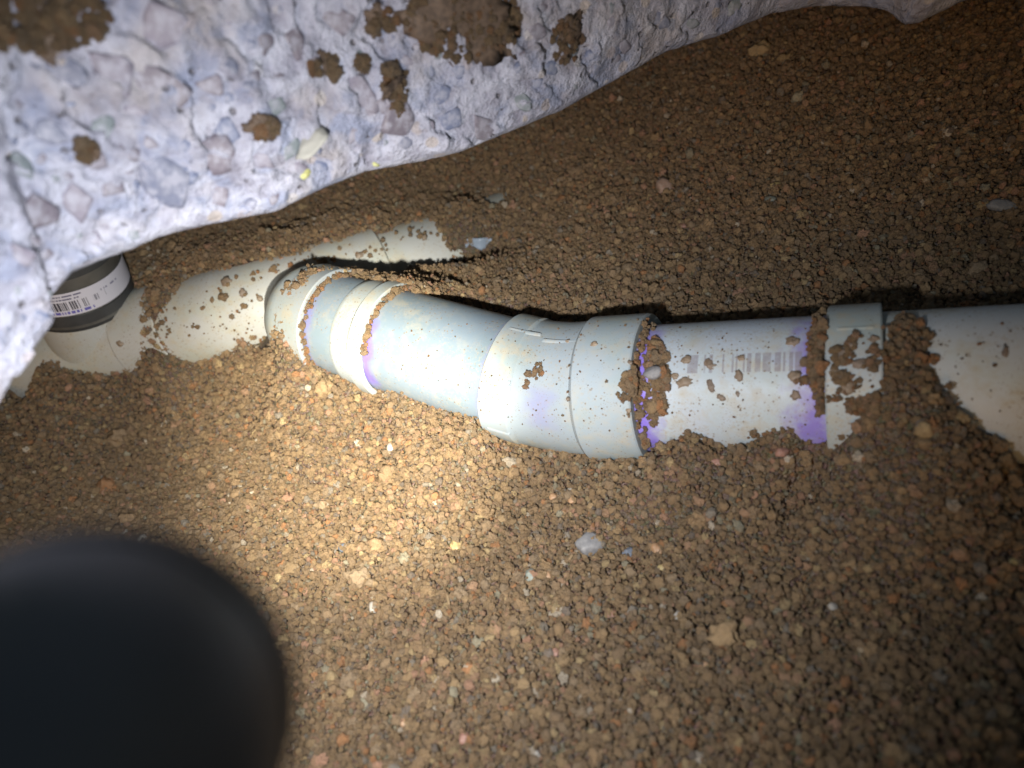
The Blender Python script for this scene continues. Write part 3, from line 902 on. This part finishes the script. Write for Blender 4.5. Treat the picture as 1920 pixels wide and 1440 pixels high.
def scatter(name, pts, rad, label, parent=None, tint=None):
    n = len(pts)
    me = bpy.data.meshes.new(name)
    me.vertices.add(n); me.vertices.foreach_set('co', np.asarray(pts, np.float32).ravel())
    def add(nm, ty, key, arr):
        a = me.attributes.new(nm, ty, 'POINT'); a.data.foreach_set(key, arr.ravel())
    add('rot', 'FLOAT_VECTOR', 'vector', rng.uniform(0, 6.28, (n, 3)).astype(np.float32))
    add('size', 'FLOAT_VECTOR', 'vector', (np.asarray(rad)[:, None] * rng.uniform(0.85, 1.15, (n, 3))).astype(np.float32))
    add('shape', 'INT', 'value', rng.integers(0, 12, n).astype(np.int32))
    c = PAL[rng.choice(len(PAL), n, p=PW)] if tint is None else tint
    c = c * rng.uniform(0.8, 1.25, (n, 1)) * np.array([1.07, 0.965, 0.84])
    add('tint', 'FLOAT_COLOR', 'color', np.c_[np.clip(c, 0, 1), np.ones(n)].astype(np.float32))
    me.update()
    o = link(bpy.data.objects.new(name, me), parent)
    md = o.modifiers.new('grains', 'NODES'); md.node_group = GN
    tag(o, label, kind='stuff')
    return o

def in_view(p, m=320):
    rel = p - CAM
    z = rel @ FWD
    x = 960 + FPX * (rel @ RGT) / z; y = 720 + FPX * (rel @ DWN) / z
    return (z > 0.1) & (x > -m) & (x < 1920 + m) & (y > -m) & (y < 1440 + m), z

def layer(spacing, lo, hi, lift, seed):
    r_ = np.random.default_rng(seed)
    x = np.arange(X0, X1, spacing); y = np.arange(Y0 + 0.05, Y1 - 0.1, spacing)
    a, b = np.meshgrid(x, y)
    q = np.c_[a.ravel(), b.ravel()] + r_.uniform(-0.55, 0.55, (a.size, 2)) * spacing
    z = gz_at(q[:, 0], q[:, 1])
    p = np.c_[q, z]
    # slope, so that steep banks get their share of grains
    ok, _ = in_view(p)
    p = p[ok]
    rad = np.exp(r_.normal(math.log((lo * hi) ** 0.5), 0.33, len(p)))
    rad = np.clip(rad, lo * 0.6, hi * 1.6)
    p[:, 2] += rad * r_.uniform(lift - 0.35, lift + 0.35, len(p))
    # drop grains that would lie inside the pipes
    for rn in (branch, main):
        sub = rn.p[::10]
        dm = np.full(len(p), 9.0)
        for c in range(0, len(p), 20000):
            dm[c:c + 20000] = np.sqrt(((p[c:c + 20000, None, :] - sub[None]) ** 2).sum(2).min(1))
        k = dm > 0.0575
        p, rad = p[k], rad[k]
    return p, rad
parts_ = [layer(0.0053, 0.0020, 0.0030, 0.0, 1), layer(0.0064, 0.0018, 0.0029, 0.9, 2), layer(0.0036, 0.0007, 0.0014, 1.7, 3), layer(0.0050, 0.0008, 0.0015, 3.0, 8), layer(0.030, 0.0026, 0.0040, 0.6, 4), layer(0.090, 0.0045, 0.007, 0.3, 6)]
gp = np.concatenate([a for a, _ in parts_]); gr = np.concatenate([b for _, b in parts_])
print('GRAINS', len(gp))
scatter('loose_sand', gp, gr, 'coarse brown wet sand grains covering the hole')

# ------------------------------------------------------------------ sand stuck to the pipes
def pipe_grains(run, quads, dens, lo, hi, seed):
    """grains on the pipe wall inside pixel blobs (x, y, rx, ry)"""
    r_ = np.random.default_rng(seed)
    P, Q = [], []
    for (x, y, rx, ry) in quads:
        n = max(1, int(dens * rx * ry * 3.14))
        for _ in range(n):
            a, d_ = r_.uniform(0, 6.28), math.sqrt(r_.uniform(0, 1))
            p, s, an, nn = run.hit(x + rx * d_ * math.cos(a), y + ry * d_ * math.sin(a))
            rr = math.exp(r_.normal(math.log((lo * hi) ** .5), 0.3))
            P.append(p + nn * rr * r_.uniform(0.1, 0.6)); Q.append(rr)
    return P, Q
blobs = [(1230, 700, 24, 48), (1225, 765, 18, 30), (1232, 655, 16, 22), (1185, 715, 22, 28), (1170, 745, 12, 14), (1218, 612, 10, 14), (1528, 640, 14, 46), (1520, 690, 16, 32), (1535, 740, 8, 40), (1540, 610, 7, 28), (1500, 715, 16, 8),
         (1580, 665, 26, 20), (1605, 640, 18, 14), (1640, 668, 20, 20), (1590, 720, 24, 16), (1610, 760, 26, 16), (1628, 690, 14, 10), (1562, 745, 14, 10), (1570, 700, 12, 18),
         (1690, 640, 20, 40), (1680, 690, 22, 40), (1725, 622, 22, 12), (1735, 640, 14, 14), (1745, 680, 18, 12), (1000, 702, 18, 12), (1010, 690, 8, 16), (988, 720, 6, 16), (1420, 815, 30, 8), (1300, 812, 22, 8)]
P1, Q1 = pipe_grains(branch, blobs, 0.020, 0.0012, 0.0030, 5)
for k_, q_ in enumerate([(1236, 690, 17, 46), (1240, 730, 14, 40), (1232, 770, 10, 24), (1228, 650, 12, 18), (1190, 716, 20, 22), (1232, 845, 10, 12), (1690, 640, 22, 46), (1695, 690, 24, 40), (1700, 610, 16, 22), (1528, 690, 14, 34), (1536, 640, 9, 40), (1630, 760, 20, 24)]):
    p_, n_ = pipe_grains(branch, [q_], 0.028, 0.0016, 0.0036, 90 + k_)
    P1 += p_; Q1 += n_
# grains caught in the open mouths of the hubs
def groove(run, s, r, a0, a1, n, size, seed):
    r_ = np.random.default_rng(seed); P, Q = [], []
    for _ in range(n):
        a = r_.uniform(a0, a1); p, t, u, v = run.fr(s + r_.normal(0, 0.0016))
        e = math.cos(a) * u + math.sin(a) * v
        P.append(p + e * (r + r_.uniform(-0.001, 0.003))); Q.append(size * math.exp(r_.normal(0, 0.3)))
    return P, Q
def ang(px, py): return branch.hit(px, py)[2]
for s_, r_px, n_, k in ((s_h1 - 0.0025, ((768, 540), (704, 668)), 110, 1), (s_w - 0.003, ((660, 522), (606, 690)), 150, 2), (s_e1 - 0.003, ((1215, 603), (1212, 850)), 120, 3), (s_c0 + 0.003, ((1548, 590), (1548, 780)), 90, 4)):
    a, b = ang(*r_px[0]), ang(*r_px[1])
    p_, q_ = groove(branch, s_, RP + 0.001, min(a, b), max(a, b), n_, 0.0019, 60 + k)
    P1 += p_; Q1 += q_
# fine specks all over
r_ = np.random.default_rng(77)
for _ in range(260):
    x = r_.uniform(740, 1900); p, s, an, nn = branch.hit(x, r_.uniform(600, 840))
    rr = math.exp(r_.normal(math.log(0.0007), 0.35))
    P1.append(p + nn * rr * 0.3); Q1.append(rr)
for x, y, rx, ry in [(420, 560, 60, 40), (360, 600, 60, 50), (600, 490, 70, 14), (470, 640, 30, 14), (500, 515, 40, 14), (690, 470, 60, 12), (770, 440, 40, 14), (300, 620, 30, 30), (440, 600, 40, 50)]:
    for _ in range(16):
        p, s, an, nn = main.hit(x + r_.normal(0, .5) * rx, y + r_.normal(0, .5) * ry)
        rr = math.exp(r_.normal(math.log(0.0017), 0.5)); P1.append(p + nn * rr * 0.3); Q1.append(rr)
scatter('stuck_sand', np.array(P1), np.array(Q1), 'brown wet sand crumbs sticking to the white pipes', tint=PAL[rng.choice(7, len(P1))] * 0.85)

# larger crumbs on the pipe that can be told apart
M_CRUMB = stone_mat('wet_crumb', [(0.19, 0.135, 0.09), (0.22, 0.16, 0.105), (0.17, 0.125, 0.09), (0.24, 0.165, 0.11)], 160, 0.5)
CR = [(1281, 718, 15, 10, 'reddish oval crumb on the pipe, left below the barcode'), (1267, 705, 6, 9, 'small upright crumb beside the reddish oval crumb'), (1387, 703, 12, 9, 'brown crumb touching the lower edge of the pipe barcode'),
      (1331, 684, 13, 10, 'crumb lying over the left part of the pipe barcode'), (1287, 675, 10, 8, 'crumb at the left end of the pipe barcode'), (1392, 671, 8, 8, 'crumb on the middle of the pipe barcode'),
      (1484, 640, 12, 14, 'dark crumb above the right end of the pipe barcode'), (1491, 706, 11, 13, 'blocky crumb below the right end of the pipe barcode'), (1493, 741, 11, 10, 'crumb low on the pipe at the purple stain'),
      (1333, 724, 7, 16, 'long thin crumb hanging below the pipe barcode'), (1351, 745, 7, 9, 'small crumb under the long thin crumb'), (1383, 738, 6, 4, 'tiny flat crumb low on the barcoded pipe'),
      (1596, 648, 11, 11, 'crumb near the top of the short coupling, left'), (1637, 636, 11, 10, 'crumb near the top of the short coupling, right'), (1577, 668, 16, 12, 'reddish brown crumb on the left half of the coupling'),
      (1612, 682, 11, 16, 'upright crumb in the middle of the coupling'), (1565, 705, 16, 10, 'slanted crumb on the left rim of the coupling'), (1588, 727, 15, 14, 'round crumb low on the left half of the coupling'), (1612, 755, 12, 15, 'lowest crumb on the coupling'),
      (1066, 748, 4, 4, 'lone crumb on the elbow above the bluish stain'), (1178, 770, 6, 5, 'small crumb low on the elbow hub'), (1180, 680, 6, 4, 'small crumb high on the elbow hub'), (1115, 645, 7, 6, 'crumb at the top step of the elbow hub'), (1065, 640, 5, 5, 'crumb on the upper ridge of the elbow'),
      (1885, 660, 14, 7, 'dark crumb on the plain pipe near the right edge')]
for k, (x, y, w, h, lb) in enumerate(CR):
    p, s, an, nn = branch.hit(x, y)
    dep = (p - CAM) @ FWD / FPX
    o = rock('sand_crumb', p, nn, w * dep, h * dep, min(w, h) * dep * 0.8, M_CRUMB, None, k * 0.7, 40 + k, 3, 0.4, 0.35, sink=min(w, h) * dep * 0.25, hi=0.3)
    tag(o, lb, 'sand crumb', 'crumbs of wet sand on the pipe')
for k, (x, y, w, h, lb) in enumerate([(455, 548, 6, 8, 'crumb high on the back wye fitting'), (487, 560, 5, 7, 'crumb on the wye fitting beside the branch arm'), (424, 528, 12, 9, 'wide crumb near the sand on top of the back line'), (605, 491, 9, 8, 'crumb on the back line just past the wye'), (675, 478, 8, 7, 'crumb on the back line before its blue seam'), (795, 445, 6, 6, 'crumb near the buried end of the back line'), (225, 645, 8, 6, 'crumb on the stack base below the coupling')]):
    p, s, an, nn = main.hit(x, y)
    dep = (p - CAM) @ FWD / FPX
    o = rock('sand_crumb', p, nn, w * dep, h * dep, min(w, h) * dep * 0.8, M_CRUMB, None, k, 80 + k, 3, 0.4, 0.35, sink=min(w, h) * dep * 0.2, hi=0.3)
    tag(o, lb, 'sand crumb', 'crumbs of wet sand on the pipe')

# ------------------------------------------------------------------ pebbles one can pick out
def pm(name, c): return stone_mat(name, [c], 220, 0.45)
PB = {'grey': pm('grey_stone', (0.17, 0.17, 0.18)), 'blue': pm('dark_blue_stone', (0.09, 0.11, 0.15)), 'white': pm('white_stone', (0.34, 0.31, 0.27)), 'orange': pm('orange_stone', (0.34, 0.19, 0.09)), 'red': pm('red_stone', (0.27, 0.13, 0.09)),
      'yellow': pm('yellow_stone', (0.36, 0.27, 0.11)), 'tan': pm('tan_stone', (0.28, 0.205, 0.12)), 'green': pm('green_grey_stone', (0.18, 0.20, 0.17)), 'pink': pm('pink_stone', (0.30, 0.20, 0.15))}
PEB = [(1105, 1022, 27, 24, 'grey', 'largest grey pebble, speckled, lying in the sand below the elbow'), (1178, 1038, 14, 12, 'blue', 'dark blue pebble right of the largest grey pebble'), (1730, 798, 18, 15, 'grey', 'smooth grey pebble in the sand heap right of the coupling'),
       (1228, 702, 20, 13, 'grey', 'pale grey pebble in the sand beside the elbow hub'), (1880, 388, 17, 32, 'grey', 'upright grey oval pebble on the dark bank near the right edge'), (733, 840, 10, 8, 'white', 'white pebble in the brightest sand under the pipe'),
       (855, 1025, 13, 11, 'yellow', 'yellow pebble in the lit sand left of the largest grey pebble'), (1070, 922, 7, 7, 'white', 'small white pebble above the largest grey pebble'), (1073, 938, 8, 10, 'orange', 'small orange pebble just below the small white pebble'),
       (1037, 933, 9, 8, 'orange', 'orange tan pebble left of the small white pebble'), (647, 1028, 12, 9, 'blue', 'blue grey pebble in the lit sand at left'), (265, 1015, 12, 10, 'white', 'pale pebble above the flashlight head'), (235, 1000, 7, 6, 'white', 'tiny pale pebble beside the pale pebble above the flashlight'),
       (1000, 1050, 10, 9, 'pink', 'pink pebble between the yellow and the largest grey pebble'), (975, 1083, 12, 10, 'tan', 'tan pebble left below the largest grey pebble'), (1025, 1080, 10, 9, 'orange', 'orange pebble below the largest grey pebble'), (1062, 1082, 7, 7, 'yellow', 'small yellow pebble below the largest grey pebble'),
       (1245, 1065, 14, 8, 'yellow', 'flat yellowish pebble right of the dark blue pebble'), (1230, 1030, 10, 14, 'orange', 'brown orange pebble beside the dark blue pebble'), (910, 1050, 7, 7, 'white', 'round white pebble in the sand below the yellow pebble'),
       (995, 1080, 13, 12, 'green', 'greenish grey pebble left of the orange pebble'), (1320, 1255, 14, 12, 'orange', 'orange pebble in the lower sand near the middle'), (1145, 1152, 8, 12, 'red', 'red pebble in the sand below the dark blue pebble'), (1270, 1155, 8, 9, 'white', 'white pebble in the sand below the flat yellowish pebble'),
       (490, 1155, 12, 9, 'red', 'reddish pebble in the sand right of the flashlight'), (440, 1148, 12, 8, 'green', 'greenish pebble in the sand right of the flashlight'), (700, 1140, 8, 13, 'white', 'long pale pebble in the lit lower sand'), (1040, 1225, 9, 9, 'red', 'red pebble low in the sand near the middle'),
       (755, 1355, 10, 12, 'orange', 'orange pebble near the lower frame edge'), (870, 1385, 12, 10, 'red', 'reddish pebble near the lower frame edge'), (1005, 1420, 12, 10, 'white', 'grey white pebble at the lower frame edge'), (1465, 850, 12, 14, 'red', 'red brown pebble in the sand below the barcoded pipe'),
       (1345, 868, 11, 8, 'red', 'small reddish pebble under the left of the barcoded pipe'), (1245, 352, 18, 20, 'pink', 'blocky pinkish stone on the bank above the elbow'), (1445, 378, 13, 10, 'green', 'dark smooth pebble on the bank above the barcoded pipe'), (1455, 350, 13, 8, 'yellow', 'ochre pebble above the dark smooth pebble on the bank'),
       (1280, 425, 8, 6, 'red', 'small red pebble on the bank above the pipe'), (1735, 340, 9, 8, 'tan', 'tan pebble on the dark bank at right'), (1905, 1055, 16, 9, 'yellow', 'yellowish pebble in the dark sand at the right edge'), (1560, 1140, 10, 10, 'white', 'pale pebble in the dark sand at lower right'),
       (1770, 1260, 14, 12, 'tan', 'tan pebble in the darkest lower right sand'), (1620, 1220, 15, 13, 'tan', 'brown pebble in the lower right sand'), (1060, 300, 9, 6, 'orange', 'orange flake on the bank under the slab edge')]
for k, (x, y, w, h, c, lb) in enumerate(PEB):
    if (x, y) == (1228, 702):
        p, _, _, n = branch.hit(x, y); p = p + n * 0.003
    else:
        p = ground_hit(x, y); n = np.array([0, -0.25, 0.97])
    dep = (p - CAM) @ FWD / FPX
    o = rock('pebble', p, n, w * dep, h * dep, min(w, h) * dep * 0.75, PB[c], None, k * 0.37 if w < 1.3 * h else 0, 200 + k, 3, 0.22, 0.5, sink=-min(w, h) * dep * 0.15 - 0.0008)
    tag(o, lb, 'pebble', 'pebbles in the sand')

# bits of straw
M_STRAW = simple('dry_straw', (0.24, 0.17, 0.095), 0.7)
for x0, y0, x1, y1, lb in [(838, 1118, 843, 1142, 'short tan straw bit standing in the lit lower sand'), (1066, 1058, 1073, 1048, 'tiny straw bit beside the largest grey pebble')]:
    a, b = ground_hit(x0, y0) + np.array([0, 0, .005]), ground_hit(x1, y1) + np.array([0, 0, .005])
    rn = Run([a, (a + b) / 2 + np.array([0, 0, .0015]), b], [0.003], n=60, up=(0.1, 0.2, 1))
    o = rn.lathe('straw', [(0, 0.0005), (0.001, 0.0015), (rn.L - .001, 0.0013), (rn.L, 0.0004)], M_STRAW, None, seg=8)
    tag(o, lb, 'straw')
# scrap of film on the bank behind the ridge
p = ground_hit(903, 463)
V = []
F = []
for j in range(5):
    for i in range(9):
        V.append(p + np.array([(i - 4) * 0.0055, -0.002 + 0.004 * math.sin(i * 1.3), 0.006 + (j - 2) * 0.0036 + 0.002 * math.sin(i + j)]))
for j in range(4):
    for i in range(8):
        F.append((j * 9 + i, j * 9 + i + 1, j * 9 + i + 10, j * 9 + i + 9))
sc_ = mesh_obj('plastic_scrap', V, F, simple('grey_blue_film', (0.30, 0.36, 0.44), 0.4))
sc_.modifiers.new('thickness', 'SOLIDIFY').thickness = 0.0008
tag(sc_, 'small grey blue plastic scrap poking out of the sand beyond the back line', 'plastic scrap')

# ------------------------------------------------------------------ soil left on the slab
def patch(x, y, w, h, lb, seed, spin=0, thick=0.14):
    p, n = slab_hit(x, y)
    if p is None: return
    dep = (p - CAM) @ FWD / FPX
    e = empty('soil_patch', p)
    tag(e, lb, 'soil patch', 'soil stuck to the slab')
    rock('soil', p, n, w * dep, h * dep, min(w, h) * dep * thick, M_SOIL, e, R(spin), seed, 4, 0.55, 0.2, sink=0.0, hi=0.4)
    r2 = np.random.default_rng(seed)
    P, Q = [], []
    for _ in range(int(max(20, w * h * 0.035))):
        a, d_ = r2.uniform(0, 6.28), math.sqrt(r2.uniform(0, 1)) * 1.05
        pp, nn = slab_hit(x + w * d_ * math.cos(a), y + h * d_ * math.sin(a))
        if pp is None: continue
        rr = math.exp(r2.normal(math.log(0.0024), 0.3))
        P.append(pp + nn * r2.uniform(0, min(w, h) * dep * thick * max(0, 1 - d_ * d_))); Q.append(rr)
    if P:
        scatter('soil_grains', np.array(P), np.array(Q), None, e, tint=PAL[rng.choice(7, len(P))] * 0.3)
patch(872, 35, 108, 72, 'large brown soil patch at the top of the slab face', 501)
patch(1063, 75, 28, 42, 'upright brown soil patch right of the large one on the slab', 502)
patch(715, 40, 32, 24, 'small dark soil patch left of the large one on the slab', 503)
patch(742, 165, 22, 50, 'narrow soil streak below the large patch on the slab', 504, -20)
patch(610, 125, 34, 18, 'scattered crumbly soil in the middle of the slab face', 505)
patch(680, 120, 13, 16, 'tiny reddish soil spot on the slab', 506)
patch(70, 35, 130, 58, 'dark soil on the slab in the upper left corner', 507)
patch(495, 240, 26, 22, 'tan soil spot in the slab face beside the jutting chip', 508, 0, 0.2)
patch(165, 285, 17, 18, 'small brown soil knob at the left of the slab face', 509, 0, 0.6)
# jutting chip
p, n = slab_hit(582, 268)
dep = (p - CAM) @ FWD / FPX
ch = rock('concrete_chip', p, n, 14 * dep, 40 * dep, 26 * dep, stone_mat('chip', [(0.30, 0.30, 0.27)], 90, 0.8), None, R(-12), 601, 3, 0.3, 0.8)
tag(ch, 'thin pale chip jutting from the middle of the slab face', 'concrete chip')
p, n = slab_hit(572, 328)
ch = rock('yellow_spot', p, n, 9 * dep, 14 * dep, 5 * dep, stone_mat('yellow_chip', [(0.38, 0.38, 0.13)], 90, 0.8), None, R(-12), 602, 3, 0.3, 0.6)
tag(ch, 'small yellow green flake below the jutting chip on the slab', 'flake')
p, n = slab_hit(705, 309)
if p is not None:
    ch = rock('yellow_spot', p, n, 9 * dep, 6 * dep, 4 * dep, stone_mat('yellow_chip2', [(0.38, 0.39, 0.16)], 90, 0.8), None, R(-12), 603, 3, 0.3, 0.6)
    tag(ch, 'small yellow green flake on the lower slab edge', 'flake')
